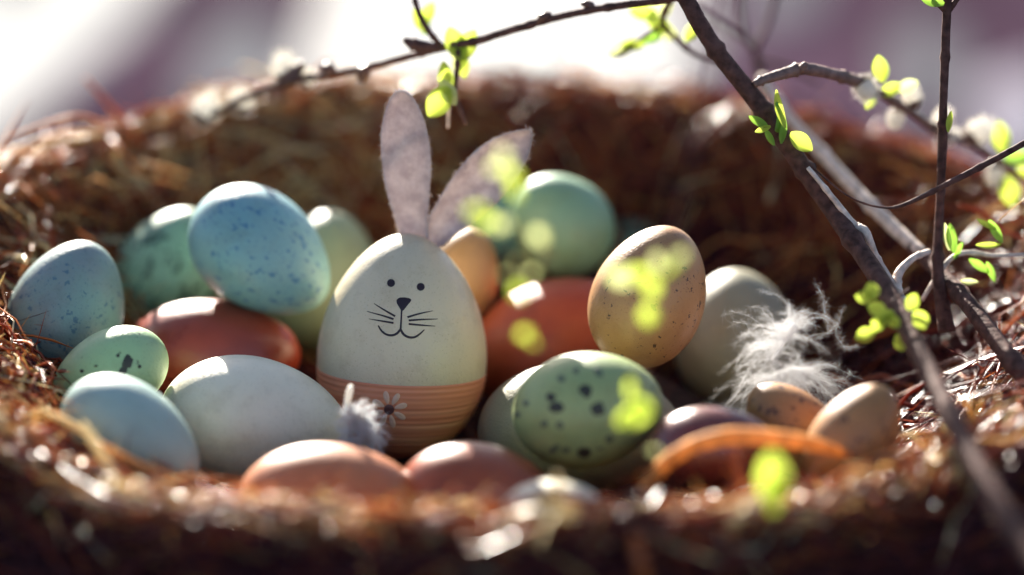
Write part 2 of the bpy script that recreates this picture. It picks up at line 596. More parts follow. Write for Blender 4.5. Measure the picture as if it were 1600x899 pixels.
for (pts, tn) in [
    ([(133, 122, .10, 8), (165, 158, .10, 13), (195, 192, .10, 18), (225, 225, .095, 14)], .66),
    ([(500, 772, -.112, 10), (540, 785, -.112, 22), (580, 798, -.112, 20), (610, 806, -.112, 8)], .97),
    ([(400, 795, -.118, 14), (460, 815, -.118, 26), (560, 835, -.118, 22), (620, 830, -.118, 10)], .90),
    ([(990, 835, -.135, 20), (1000, 870, -.138, 26), (1012, 930, -.138, 26)], .62),
    ([(1145, 705, -.10, 20), (1155, 735, -.102, 22), (1150, 770, -.104, 14)], .62),
    ([(1390, 680, -.068, 8), (1425, 680, -.07, 12), (1448, 710, -.07, 14), (1430, 735, -.07, 14), (1390, 745, -.07, 15), (1360, 765, -.07, 12)], 1.0),
    ([(1470, 665, -.068, 10), (1485, 690, -.07, 14), (1465, 715, -.07, 14), (1475, 745, -.07, 9)], .98),
    ([(1495, 695, -.068, 8), (1512, 730, -.07, 13), (1490, 765, -.07, 12)], .97),
    ([(1500, 620, -.06, 8), (1520, 650, -.06, 11), (1528, 690, -.06, 7)], .88),
    ([(1535, 625, -.06, 6), (1524, 660, -.06, 9), (1522, 700, -.06, 6)], .88),
    ([(180, 262, .085, 5), (235, 278, .08, 10), (290, 290, .078, 6)], .84),
    ([(200, 250, .085, 5), (255, 262, .08, 9), (300, 275, .078, 5)], .84),
    ([(0, 220, .06, 5), (60, 196, .065, 9), (120, 180, .07, 9), (160, 190, .075, 5)], .80),
    ([(20, 250, .06, 5), (80, 215, .065, 8), (140, 205, .07, 6)], .80),
    ([(1495, 320, .03, 4), (1530, 330, .03, 14), (1570, 360, .03, 12), (1610, 375, .03, 10)], .58),
    ([(1560, 345, .0, 3), (1600, 312, .0, 4), (1650, 280, .0, 3)], .85),
    ([(60, 640, -.075, 10), (110, 662, -.078, 18), (170, 700, -.08, 14)], .95),
    ([(150, 690, -.085, 10), (210, 722, -.087, 20), (270, 745, -.088, 12)], .80),
]:
    q, rd = px_path(pts, 4)
    single_straw(q, rd, tn, 6, flat=.6)

# curled bark strip lying over the brown egg
q, rd = px_path([(1005, 765, -.088, 26), (1040, 722, -.09, 28), (1090, 692, -.092, 28), (1150, 680, -.092, 30), (1215, 684, -.09, 30), (1280, 694, -.085, 26), (1330, 712, -.08, 12)], 6)
V, F = [], []
NR = 12
for k in range(len(q)):
    T = (q[min(k + 1, len(q) - 1)] - q[max(k - 1, 0)]); T /= np.linalg.norm(T)
    b = np.cross(T, np.array([0, -.8, .6])); b /= np.linalg.norm(b)
    n_ = np.cross(b, T)
    side = n_ * .35 + np.cross(T, np.array(FWD)) * -.9
    side /= np.linalg.norm(side); th = np.cross(side, T)
    for i in range(NR):
        a = 2 * math.pi * i / NR
        V.append(q[k] + side * rd[k] * .95 * math.cos(a) * (1 + .05 * random.random()) + th * rd[k] * .28 * math.sin(a) - th * rd[k] * .35 * math.cos(a) ** 2)
for k in range(len(q) - 1):
    for i in range(NR):
        a, b = k * NR + i, k * NR + (i + 1) % NR
        F.append((a, b, b + NR, a + NR))
F.append(tuple(range(NR))[::-1]); F.append(tuple(range((len(q) - 1) * NR, len(q) * NR)))
strip = link('bark_strip', mesh('bark_strip', V, F), plain('orange_bark', (.80, .38, .11), .7, trans=.42, noise=.4, nscale=260, bump=.0008))
tag(strip, 'curved orange strip of bark lying across the dark brown egg', 'bark strip')
q, rd = px_path([(1186, 668, -.0935, 3), (1205, 680, -.0935, 5), (1228, 698, -.0935, 3)], 4)

# ------------------------------------------------------------------ eggs
EGGS = {}


def egg_world(cx, cy, Y, L, W, ang, tilt, taper=.13, nu=56, nv=36, shape=None):
    """apparent length L / width W in photo pixels; ang = image direction of the narrow end (deg, ccw from right);
    tilt = degrees the narrow end turns towards the camera"""
    c = P(cx, cy, Y)
    m = mpp(c)
    a, e = R(ang), R(tilt)
    ax = (RGT * math.cos(a) * math.cos(e) + UPV * math.sin(a) * math.cos(e) - FWD * math.sin(e)).normalized()
    w = W * m / 2
    l = math.sqrt(max((L * m / 2) ** 2 - (w * math.sin(e)) ** 2, w * w * .9)) / max(math.cos(e), .2)
    l = min(l, w * 1.55)
    l = max(l, w * 1.12)
    rot = Vector((0, 0, 1)).rotation_difference(ax).to_matrix().to_4x4()
    return c, rot, l, w


def egg(key, cx, cy, Y, L, W, ang, tilt, mat, label, taper=.13, nu=56, nv=36, group=None):
    c, rot, l, w = egg_world(cx, cy, Y, L, W, ang, tilt)
    V, F = [], []
    V.append((0, 0, l))
    for i in range(1, nv):
        t = math.pi * i / nv
        for k in range(nu):
            a = 2 * math.pi * k / nu
            r = w * math.sin(t) * (1 - taper * math.cos(t) - .02 * math.cos(2 * t))
            V.append((r * math.cos(a), r * math.sin(a), l * math.cos(t)))
    V.append((0, 0, -l))
    for k in range(nu):
        F.append((0, 1 + k, 1 + (k + 1) % nu))
        b = 1 + (nv - 2) * nu
        F.append((b + k, len(V) - 1, b + (k + 1) % nu))
    for i in range(nv - 2):
        for k in range(nu):
            a, b = 1 + i * nu + k, 1 + i * nu + (k + 1) % nu
            F.append((a, a + nu, b + nu, b))
    o = link('egg', mesh('egg', V, F), mat)
    o.matrix_world = Matrix.Translation(c) @ rot
    tag(o, label, 'egg', group)
    EGGS[key] = (o, c, rot, l, w, taper)
    return o


c_ = srgb
m_slate = egg_mat('slate_speckled_shell', (.17, .29, .25), (.20, .25, .24), (.07, .15, .19), 560, .5, .5, big=(300, .10, .4))
m_green_sp = egg_mat('green_blotched_shell', (0.264, 0.406, 0.258), (0.240, 0.351, 0.228), (.035, .07, .045), 300, .42, .6, stretch=(1, 1, .5), big=(170, .34, .55))
m_blue = egg_mat('blue_speckled_shell', (.165, .345, .37), (.20, .35, .34), (.05, .16, .27), 560, .6, .52, stretch=(1.1, 1.1, .75), big=(330, .14, .42))
m_palegreen = egg_mat('pale_green_shell', (0.288, 0.328, 0.182), (0.256, 0.296, 0.167))
m_redbrown = egg_mat('red_brown_shell', (.33, .055, .025), (.28, .045, .02), gloss=.3, spec=.6)
m_green_small = egg_mat('bright_green_shell', (0.320, 0.484, 0.243), (0.288, 0.421, 0.228), (.04, .05, .03), 260, .10, .4)
m_paleblue = egg_mat('pale_blue_shell', (.30, .42, .38), (.26, .37, .34))
m_white = egg_mat('white_shell', (.74, .68, .52), (.69, .63, .47))
m_bunny = egg_mat('cream_shell', (.62, .53, .36), (.59, .50, .335), gloss=.36)
m_yellowtan = egg_mat('yellow_tan_shell', (0.449, 0.262, 0.103), (0.408, 0.231, 0.086))
m_teal = egg_mat('teal_shell', (0.192, 0.359, 0.274), (0.176, 0.320, 0.243))
m_seagreen = egg_mat('sea_green_shell', (0.190, 0.343, 0.213), (0.204, 0.329, 0.181), (0.096, 0.195, 0.137), 200, .10, .4)
m_orange = egg_mat('orange_red_shell', (0.397, 0.076, 0.025), (0.346, 0.061, 0.020), (0.280, 0.055, 0.023), 300, .12, .35, gloss=.5)
m_tan = egg_mat('tan_speckled_shell', (0.446, 0.231, 0.090), (0.407, 0.200, 0.080), (.05, .025, .02), 480, .34, .40, big=(420, .12, .42))
m_cream = egg_mat('cream_green_shell', (.29, .265, .17), (.25, .235, .15))
m_quail = egg_mat('quail_green_shell', (.32, .39, .16), (.27, .34, .14), (.10, .13, .07), 260, .16, .36)
m_darkbrown = egg_mat('dark_brown_shell', (.16, .04, .03), (.12, .03, .025), gloss=.25, spec=.7)
m_tan2 = egg_mat('dull_tan_speckled_shell', (.42, .21, .08), (.36, .17, .06), (.05, .02, .02), 430, .4, .5, big=(300, .2, .5))
m_pinkbrown = egg_mat('pink_brown_shell', (.52, .20, .09), (.46, .17, .075), gloss=.4)
m_brown = egg_mat('plain_brown_shell', (.33, .085, .035), (.28, .07, .03), gloss=.33)

egg('slate', 105, 487, .002, 232, 174, 68, 8, m_slate, 'slate blue egg with teal speckles, the one nearest the left edge')
egg('greensp', 264, 426, .058, 215, 165, 62, 10, m_green_sp, 'green egg with dark blotches half hidden behind the blue egg')
egg('blue', 409, 395, .022, 246, 178, -37, 10, m_blue, 'sky blue speckled egg lying on top of the red brown egg', taper=.16)
egg('palegreen', 505, 440, .068, 225, 178, 80, 0, m_palegreen, 'plain pale green egg behind the blue egg and the bunny egg')
egg('redbrown', 328, 562, .016, 286, 186, 4, 5, m_redbrown, 'glossy red brown egg under the blue speckled egg')
egg('smallgreen', 172, 582, -.028, 188, 128, 204, 6, m_green_small, 'small bright green egg with one crooked dark blotch')
egg('paleblue', 206, 684, -.062, 250, 158, -36, 5, m_paleblue, 'pale blue grey egg leaning on the big white egg at front left')
egg('white', 396, 662, -.030, 300, 205, -6, 8, m_white, 'big creamy white egg left of the bunny egg')
egg('yellowtan', 715, 440, .045, 180, 126, 70, 0, m_yellowtan, 'plain yellow tan egg peeping out behind the bunny egg')
egg('teal', 778, 345, .105, 150, 120, 120, 0, m_teal, 'plain teal egg behind the right rabbit ear')
egg('seagreen', 877, 351, .060, 172, 152, 130, 25, m_seagreen, 'sea green egg on top at the back, right of the ears')
egg('tealback', 990, 388, .105, 100, 84, 90, 0, m_teal, 'small teal egg at the very back beside the sea green egg')
egg('orange', 858, 537, .032, 262, 192, 35, 5, m_orange, 'orange red egg between the bunny egg and the tan speckled egg')
egg('tan', 1014, 464, -.008, 232, 174, 68, 6, m_tan, 'upright tan egg with fine dark speckles and a sunlit left edge', taper=.10)
egg('cream', 1150, 530, .036, 220, 190, 90, 0, m_cream, 'plain pale grey green egg under the white down feather')
egg('quail', 918, 640, -.052, 236, 178, 10, 18, m_quail, 'green quail egg with large round dark spots in front centre', taper=.07)
egg('creamlow', 905, 672, -.012, 366, 205, 2, 0, m_cream, 'long grey cream egg lying behind the spotted quail egg')
egg('darkbrown', 1112, 700, -.070, 200, 130, 5, 0, m_darkbrown, 'shiny dark brown egg behind the curved orange bark strip')
egg('tansmall', 1236, 668, -.048, 170, 118, 135, 5, m_tan2, 'small tan speckled egg below the feather, fully in shade')
egg('tanlit', 1334, 688, -.068, 196, 130, 58, 5, m_tan2, 'small tan speckled egg with a white sunlit upper side at right')
egg('pinkbrown', 512, 786, -.075, 292, 186, 4, 0, m_pinkbrown, 'pinkish brown egg with bright lit top at the front below the white egg')
egg('brown', 742, 782, -.072, 252, 180, 0, 0, m_brown, 'dull brown egg at the front under the orange band of the bunny egg')
egg('whitefront', 862, 806, -.100, 176, 110, 8, 0, m_white, 'small white sunlit egg sunk in the front lip of the nest')


# ------------------------------------------------------------------ bunny egg
MW = {}


def project(o, verts_local_bvh, px, py, lift):
    d = (FWD + RGT * ((px - 800) / FX) + UPV * ((449.5 - py) / FX)).normalized()
    inv = MW.get(o.name, o.matrix_world).inverted()
    ol = inv @ CAM
    dl = (inv.to_3x3() @ d).normalized()
    hit = verts_local_bvh.ray_cast(ol, dl)
    if hit[0] is None:
        return None
    nrm = hit[1].normalized()
    if nrm.dot(dl) > 0: nrm = -nrm
    return hit[0] + nrm * lift


def bvh_of(o):
    me = o.data
    return BVHTree.FromPolygons([v.co.copy() for v in me.vertices], [tuple(p.vertices) for p in me.polygons])


def fill(o, bvh, poly, lift, mat, name, label=None, n_ring=4):
    """paint mark: a thin skin lying on the egg's surface inside the given outline"""
    c = np.mean(poly, axis=0)
    V, F = [], []
    n = len(poly)
    for k in range(n_ring):
        s = 1 - k / n_ring
        for p in poly:
            q = c + (np.array(p) - c) * s
            v = project(o, bvh, q[0], q[1], lift * (1 if k else .3))
            if v is None: return None
            V.append(v)
    V.append(project(o, bvh, c[0], c[1], lift))
    for k in range(n_ring - 1):
        for i in range(n):
            a, b = k * n + i, k * n + (i + 1) % n
            F.append((a, b, b + n, a + n))
    for i in range(n):
        F.append(((n_ring - 1) * n + i, (n_ring - 1) * n + (i + 1) % n, len(V) - 1))
    m = link(name, mesh(name, V, F), mat, o)
    if label: m['label'] = label
    return m


def stroke(o, bvh, pts, lift, mat, name):
    """pts (px, py, width)"""
    A = catmull(pts, 5)
    T = np.gradient(A[:, :2], axis=0)
    T /= np.linalg.norm(T, axis=1)[:, None]
    Nn = np.stack([-T[:, 1], T[:, 0]], axis=1)
    V, F = [], []
    for i in range(len(A)):
        for s in (-.5, -.25, .25, .5):
            q = A[i, :2] + Nn[i] * A[i, 2] * s
            V.append(project(o, bvh, q[0], q[1], lift * (.3 if abs(s) == .5 else 1)))
    for i in range(len(A) - 1):
        for s in range(3):
            F.append((4 * i + s, 4 * i + s + 1, 4 * i + 5 + s, 4 * i + 4 + s))
    return link(name, mesh(name, V, F), mat, o)


bun = egg('bunny', 629, 540, 0.0, 350, 258, 87, 9, m_bunny, 'cream bunny egg with painted face, orange lower half and felt ears', taper=.14, nu=128, nv=96)
bun.name = 'bunny_egg'
bun['category'] = 'bunny egg'
bv = bvh_of(bun)
M_ink = plain('dark_ink', (.022, .012, .018), .4)
for (ex, ey) in ((611, 442.5), (657.3, 448.5)):
    fill(bun, bv, [(ex + 6.3 * math.cos(a), ey + 6.3 * math.sin(a)) for a in np.linspace(0, 2 * math.pi, 17)[:-1]], .00012, M_ink, 'eye')
nose = catmull([(619.5, 469), (624, 465.5), (632, 465), (640, 466.5), (642.5, 470), (637, 477), (631, 484.5), (627.5, 486), (624, 481), (620, 474), (619.5, 469)], 3)[:-1]
fill(bun, bv, [tuple(p) for p in nose], .00012, M_ink, 'nose')
stroke(bun, bv, [(627.5, 484, 2.6), (627.2, 495, 2.6), (626.6, 505, 2.8), (625.8, 517, 3.4)], .00012, M_ink, 'mouth_line')
stroke(bun, bv, [(625.8, 515, 3.6), (620, 521.5, 3.8), (612, 524.3, 3.6), (603, 522.5, 3.4), (596, 517, 3), (591, 509, 2)], .00015, M_ink, 'mouth_line')
stroke(bun, bv, [(625.8, 515, 3.6), (631, 523, 3.8), (639, 527.2, 3.8), (648, 527, 3.4), (656, 522, 2.8), (663, 515.5, 1.6)], .00015, M_ink, 'mouth_line')
for w in ([(617.5, 494.5, 3.2), (601, 485, 2.6), (584.5, 474.5, 1)], [(615, 499, 3.2), (598, 493.5, 2.6), (573.5, 486.8, .9)],
          [(615, 505, 3.2), (597, 502, 2.6), (576.5, 498.5, .9)], [(636.5, 496, 3.2), (655, 490.5, 2.6), (676, 486, .9)],
          [(638.5, 501, 3.2), (660, 499.5, 2.6), (684, 498.8, .9)], [(638.5, 506.5, 3.2), (660, 508.5, 2.6), (680, 509.8, .9)]):
    stroke(bun, bv, w, .00012, M_ink, 'whisker')

# orange band: the lower shell again, wrapped 0.25 mm proud, ribbed like wound thread
_, bc, brot, bl, bw, btap = EGGS['bunny']
inv = bun.matrix_world.inverted()
pl = project(bun, bv, 640, 603, 0)
zcut = pl.z / bl
left = project(bun, bv, 505, 584, 0); right = project(bun, bv, 752, 598, 0)
slope = 0.0
if left and right:
    slope = (left.z - right.z) / (left.x - right.x)
V, F = [], []
NV, NU = 150, 128
for i in range(NV + 1):
    for k in range(NU):
        a = 2 * math.pi * k / NU
        t0 = math.acos(max(-1, min(1, zcut + .0)))
        t = t0 + (math.pi - t0) * (i / NV) * .97
        r = bw * math.sin(t) * (1 - btap * math.cos(t) - .02 * math.cos(2 * t))
        z = bl * math.cos(t)
        g = .00022 + .00004 * math.sin(i * math.pi * 2 / 6) + .00004 * math.sin(i * .9 + 1.3 * math.sin(i * .21))
        if i == 0: g = -.0001
        if i == 1: g = .00015
        nr, nz_ = r / bw ** 2, z / bl ** 2
        nn = math.hypot(nr, nz_) + 1e-9
        x, y = (r + g * nr / nn) * math.cos(a), (r + g * nr / nn) * math.sin(a)
        V.append((x, y, z + g * nz_ / nn))
for i in range(NV):
    for k in range(NU):
        a, b = i * NU + k, i * NU + (k + 1) % NU
        F.append((a, a + NU, b + NU, b))
# tilt the upper edge to follow the painted line
me = mesh('orange_band', V, F)


def band_mat():
    m, nt, bs = new_mat('orange_wound_thread')
    tc = N(nt, 'ShaderNodeTexCoord')
    mp = N(nt, 'ShaderNodeMapping')
    mp.inputs['Scale'].default_value = (14, 14, 380)
    nt.links.new(tc.outputs['Object'], mp.inputs[0])
    nz = N(nt, 'ShaderNodeTexNoise')
    nz.inputs['Scale'].default_value = 1
    nz.inputs['Detail'].default_value = 3
    nt.links.new(mp.outputs[0], nz.inputs['Vector'])
    c = ramp(nt, nz.outputs[0], [(.3, (.60, .20, .10)), (.55, (.74, .29, .155)), (.75, (.84, .42, .23))])
    nt.links.new(c.outputs[0], bs.inputs['Base Color'])
    bs.inputs['Roughness'].default_value = .6
    return m


band = link('orange_band', me, band_mat(), bun)
MW[band.name] = bun.matrix_world.copy()
bb = bvh_of(band)
M_petal = plain('pale_petal_paint', (.74, .50, .36), .5)
M_core = plain('brown_flower_core', (.13, .055, .05), .5)
fx, fy = 608, 640
for k, (deg, ln) in enumerate([(58, 26), (102, 26), (150, 25), (195, 24), (242, 26), (285, 26), (330, 26), (15, 27)]):
    a = R(deg)
    dx, dy = math.cos(a), -math.sin(a)
    pl_ = []
    for t in np.linspace(0, 2 * math.pi, 13)[:-1]:
        u = 19 + 10.5 * math.cos(t)
        v = 4.6 * math.sin(t) * (1 + .25 * math.cos(t))
        pl_.append((fx + dx * u - dy * v, fy + dy * u + dx * v))
    fill(band, bb, pl_, .00022, M_petal, 'petal', n_ring=3)
fill(band, bb, [(fx + 8 * math.cos(a), fy + 8 * math.sin(a)) for a in np.linspace(0, 2 * math.pi, 15)[:-1]], .00025, M_core, 'flower_core')


# felt ears
def felt():
    m, nt, bs = new_mat('mauve_felt')
    tc = N(nt, 'ShaderNodeTexCoord')
    n1 = N(nt, 'ShaderNodeTexNoise'); n1.inputs['Scale'].default_value = 420; n1.inputs['Detail'].default_value = 6; n1.inputs['Roughness'].default_value = .7
    nt.links.new(tc.outputs['Object'], n1.inputs['Vector'])
    n2 = N(nt, 'ShaderNodeTexNoise'); n2.inputs['Scale'].default_value = 260; n2.inputs['Detail'].default_value = 3
    nt.links.new(tc.outputs['Object'], n2.inputs['Vector'])
    mm = N(nt, 'ShaderNodeMath', operation='ADD')
    nt.links.new(n1.outputs[0], mm.inputs[0]); nt.links.new(n2.outputs[0], mm.inputs[1])
    c = ramp(nt, None, [(.40, (.48, .39, .38)), (.5, (.57, .48, .46)), (.60, (.66, .57, .54))])
    hf = N(nt, 'ShaderNodeMath', operation='MULTIPLY'); hf.inputs[1].default_value = .5
    nt.links.new(mm.outputs[0], hf.inputs[0]); nt.links.new(hf.outputs[0], c.inputs[0])
    nt.links.new(c.outputs[0], bs.inputs['Base Color'])
    bs.inputs['Roughness'].default_value = .95
    bs.inputs['Specular IOR Level'].default_value = .1
    bs.inputs['Sheen Weight'].default_value = .4
    bp = N(nt, 'ShaderNodeBump'); bp.inputs['Strength'].default_value = .7; bp.inputs['Distance'].default_value = .0006
    nt.links.new(n1.outputs[0], bp.inputs['Height']); nt.links.new(bp.outputs[0], bs.inputs['Normal'])
    with_translucent(m, nt, bs, c.outputs[0], .25)
    return m


M_felt = felt()
M_lint = plain('felt_lint', (.62, .56, .54), .8, trans=.4)
EAR_Y = .008


def felt_piece(outline, spine, Y, thick, bow, name):
    """outline px polygon -> slab with rounded rim and gentle bow; rings towards the spine points"""
    pts = catmull(outline + [outline[0]], 4)[:-1]
    n = len(pts)
    sp = np.array(spine, float)
    # nearest point on spine for each outline point
    def near(p):
        best = None
        for i in range(len(sp) - 1):
            a, b = sp[i], sp[i + 1]
            t = np.clip(np.dot(p - a, b - a) / np.dot(b - a, b - a), 0, 1)
            q = a + (b - a) * t
            d = np.hypot(*(p - q))
            if best is None or d < best[0]: best = (d, q)
        return best[1]
    qs = [near(p) for p in pts]
    V, F = [], []
    prof = [(0, 1, 0.5), (.35, 1, 0.5), (.7, 1, .5), (.94, 1, .48), (1.0, 1, .22), (1.0, -1, .22), (.94, -1, .48), (.7, -1, .5), (.35, -1, .5), (0, -1, .5)]
    for (s, side, h) in prof:
        for p, q in zip(pts, qs):
            u = q + (p - q) * s
            w = P(u[0], u[1], Y + bow * (1 - s * s) )
            V.append(w - FWD * side * h * thick)
    for k in range(len(prof) - 1):
        for i in range(n):
            a, b = k * n + i, k * n + (i + 1) % n
            F.append((a, a + n, b + n, b))
    il = bun.matrix_world.inverted()
    o = link(name, mesh(name, [il @ Vector(v) for v in V], F), M_felt, bun)
    # lint along the rim
    m = 800
    idx = rng.integers(0, n, m)
    A = []
    for i in idx:
        p = pts[i] + (pts[(i + 1) % n] - pts[i]) * random.random()
        out = (pts[i] - qs[i]); out /= np.hypot(*out) + 1e-6
        L = random.choice([1.2, 1.5, 1.8, 2, 2.2, 2.5, 3, 3, 4, 7])
        dz = random.uniform(-1, 1)
        tang = random.uniform(-1.4, 1.4)
        row = []
        for t in np.linspace(0, 1, 4):
            c2 = out * L * t + np.array([-out[1], out[0]]) * L * tang * t * (1 - .3 * t) + out * -2
            row.append(tuple(il @ P(p[0] + c2[0], p[1] + c2[1], Y + dz * .0005)))
        A.append(row)
    f = strands('lint', np.array(A), rng.uniform(.00003, .00006, m), np.zeros(m), M_lint, o)
    f['kind'] = 'stuff'
    return o


felt_piece([(627, 376), (616, 340), (603, 295), (597, 255), (595, 215), (600, 180), (611, 152), (627, 141), (645, 152), (661, 183), (671, 225), (673, 265), (671, 305), (668.5, 345), (668, 384), (650, 381)],
           [(650, 370), (640, 300), (634, 240), (628, 170)], EAR_Y, .0013, .0022, 'ear')
felt_piece([(668, 386), (668.6, 346), (680, 322), (700, 288), (722, 258), (745, 234), (772, 216), (800, 206), (824, 202), (831, 208), (829, 232), (819, 258), (800, 290), (772, 322), (740, 348), (712, 366), (692, 385)],
           [(678, 370), (700, 345), (750, 285), (812, 222)], EAR_Y + .0002, .0013, .003, 'ear')

# spots painted on two of the green eggs
M_spot = plain('dark_spot', (.035, .035, .025), .5)
M_spot2 = plain('faded_spot', (.12, .15, .085), .5)


def blob(cx, cy, rx, ry, rot=0, n=12, seed=0):
    r = random.Random(seed)
    out = []
    for k in range(n):
        a = 2 * math.pi * k / n
        s = 1 + r.uniform(-.16, .16)
        x, y = rx * math.cos(a) * s, ry * math.sin(a) * s
        out.append((cx + x * math.cos(rot) - y * math.sin(rot), cy + x * math.sin(rot) + y * math.cos(rot)))
    return out


q = EGGS['quail'][0]; qb = bvh_of(q)
for i, (x, y, a, b, m) in enumerate([(869, 637, 9, 7, 0), (861, 621, 6, 6, 0), (915, 611, 8, 8, 0), (934, 639, 9, 9, 0), (850, 663, 5, 5, 1), (875, 665, 5, 5, 1), (913, 707, 8, 7, 0), (877, 592, 6, 5, 1),
                                     (935, 582, 7, 5, 1), (952, 686, 5, 6, 1), (808, 648, 4, 5, 1), (866, 702, 8, 4, 1), (884, 704, 5, 4, 1), (978, 590, 7, 7, 1), (822, 630, 4, 4, 1), (900, 580, 4, 4, 1), (985, 625, 6, 5, 1), (1010, 640, 5, 6, 1)]):
    fill(q, qb, blob(x, y, a * 1.3, b * 1.25, .5 * i, seed=i), .00012, (M_spot, M_spot2)[m], 'spot', n_ring=3)
q = EGGS['smallgreen'][0]; qb = bvh_of(q)
for i, (x, y, a, b, rt) in enumerate([(199, 566, 8, 12, .3), (192, 580, 6, 9, .5), (185, 590, 7, 9, 0), (188, 602, 8, 6, .1), (184, 556, 3, 3, 0), (98, 580, 7, 4, -.2), (128, 580, 3, 3, 0), (150, 572, 3, 2, 0), (218, 573, 3, 3, 0)]):
    fill(q, qb, blob(x, y, a, b, rt, seed=40 + i), .00012 + .00001 * i, M_spot, 'spot', n_ring=3)

# ------------------------------------------------------------------ branches
LEAFME = {}


def leaf_mesh(L, W, thick_mat, name='leaf'):
    V, F = [], []
    nu, nv = 8, 4
    for i in range(nu + 1):
        t = i / nu
        w = W * .5 * math.sin(math.pi * min(1, t * .93 + .05)) ** .75
        for k in range(nv + 1):
            s = k / nv * 2 - 1
            V.append((s * w, -.18 * L * math.sin(t * 2.6) + abs(s) ** 1.5 * w * .55, t * L))
    for i in range(nu):
        for k in range(nv):
            a = i * (nv + 1) + k
            F.append((a, a + 1, a + nv + 2, a + nv + 1))
    me = mesh(name, V, F)
    me.materials.append(thick_mat)
    return me


def add_leaf(parent, px, py, Y, size, ang, mat, wide=.62, name='leaf', roll=0, tilt=0):
    """centre of the leaf at px,py; size = length in px; ang image direction of its tip"""
    p = P(px, py, Y)
    m = mpp(p)
    key = (mat.name, round(wide, 2))
    if key not in LEAFME:
        LEAFME[key] = leaf_mesh(1, wide, mat)
    a, e = R(ang), R(tilt)
    zax = (RGT * math.cos(a) * math.cos(e) + UPV * math.sin(a) * math.cos(e) - FWD * math.sin(e)).normalized()
    yax = (-FWD - zax * (-FWD).dot(zax)).normalized()
    yax = (Matrix.Rotation(R(roll), 3, zax) @ yax).normalized()
    xax = yax.cross(zax)
    L = size * m
    mt = Matrix((xax, yax, zax)).transposed().to_4x4()
    o = bpy.data.objects.new(name, LEAFME[key])
    COL.objects.link(o)
    o.parent = parent
    base = p - zax * L * .5
    o.matrix_local = Matrix.Translation(base - parent.location) @ mt @ Matrix.Scale(L, 4)
    return o


def twig_part(parent, pts, mat, name='twig', bumpy=.14, n=7, knots=True):
    q, rd = px_path(pts, n)
    rd = np.array(rd)
    if knots:
        for k in range(5, len(rd) - 3, random.randint(9, 13)):
            rd[k] *= 1.28
    V, F = tube_geo(q, rd, 9, bumpy)
    return link(name, mesh(name, [Vector(v) - parent.location for v in V], F), mat, parent)


def branch_root(px, py, Y, label, cat='branch', name='branch'):
    return tag(empty(name, P(px, py, Y)), label, cat)


def catkin(parent, px, py, Y, w, h, ang, seed):
    p = P(px, py, Y) - parent.location
    m = mpp(P(px, py, Y))
    a = R(ang)
    ax = (RGT * math.cos(a) + UPV * math.sin(a) - FWD * .15).normalized()
    rot = Vector((0, 0, 1)).rotation_difference(ax).to_matrix()
    V, F = [], []
    nu, nv = 14, 9
    for i in range(nv + 1):
        t = math.pi * i / nv
        for k in range(nu):
            b = 2 * math.pi * k / nu
            V.append(p + rot @ Vector((w * m * .42 * math.sin(t) * math.cos(b), w * m * .42 * math.sin(t) * math.sin(b), -h * m * .45 * math.cos(t) * (1))))
    for i in range(nv):
        for k in range(nu):
            x, y = i * nu + k, i * nu + (k + 1) % nu
            F.append((x, y, y + nu, x + nu))
    o = link('catkin', mesh('catkin', V, F), M_fuzz, parent)
    nh = 420
    r = np.random.default_rng(seed)
    d = r.normal(size=(nh, 3)); d /= np.linalg.norm(d, axis=1)[:, None]
    Rm = np.array(rot)
    base = d * np.array([w * m * .42, w * m * .42, h * m * .45])
    tip = base + (d + r.normal(0, .3, (nh, 3)) + np.array([0, 0, .5])) * w * m * .22
    mid = (base + tip) / 2 + r.normal(0, .02, (nh, 3)) * w * m
    A = np.stack([base, mid, tip], axis=1) @ Rm.T + np.array(p)
    f = strands('fur', A, np.full(nh, .00005), np.zeros(nh), M_fuzz, o)
    f['kind'] = 'stuff'
    # brown bud scale cupping the base
    V, F = [], []
    for i in range(5):
        t = math.pi * (.0 + .40 * i / 4)
        for k in range(nu):
            b = 2 * math.pi * k / nu
            V.append(p + rot @ Vector((w * m * .47 * math.sin(t) * math.cos(b), w * m * .47 * math.sin(t) * math.sin(b), -h * m * .5 * math.cos(t))))
    for i in range(4):
        for k in range(nu):
            x, y = i * nu + k, i * nu + (k + 1) % nu
            F.append((x, y, y + nu, x + nu))
    link('bud_scale', mesh('bud_scale', V, F), M_scale, o)


# A: the big dark diagonal branch
A = branch_root(1065, -10, .012, 'thick dark branch slanting from the top centre down across the right of the nest')
twig_part(A, [(1045, -60, .015, 26), (1075, 5, .012, 27), (1118, 78, .010, 27), (1175, 150, .007, 29), (1222, 215, .004, 30), (1270, 285, .0, 30), (1325, 365, -.010, 30), (1385, 455, -.03, 31), (1435, 550, -.06, 31), (1490, 660, -.095, 33), (1560, 790, -.13, 36), (1640, 900, -.155, 38)], M_bark, 'stem', .08, 8)
twig_part(A, [(1262, 262, -.004, 7), (1300, 308, -.006, 9), (1335, 352, -.008, 12), (1352, 362, -.010, 14), (1368, 400, -.011, 12), (1390, 440, -.013, 16), (1410, 475, -.016, 18), (1430, 500, -.02, 10)], M_bark_pale_lit, 'side_twig', .12)
twig_part(A, [(1345, 352, -.006, 12), (1336, 358, -.006, 12), (1328, 362, -.006, 8)], M_bark_pale_lit, 'side_twig', .12)
twig_part(A, [(1405, 465, -.014, 16), (1402, 432, -.010, 15), (1425, 405, -.006, 11), (1452, 393, -.002, 9)], M_bark_pale_lit, 'side_twig', .12)
twig_part(A, [(1215, 205, .002, 10), (1218, 180, .001, 8), (1212, 160, .0, 6)], M_leafd, 'shoot_stem', .1, 4, False)
add_leaf(A, 1221, 170, -.002, 62, 100, M_leaf, .26, roll=25)
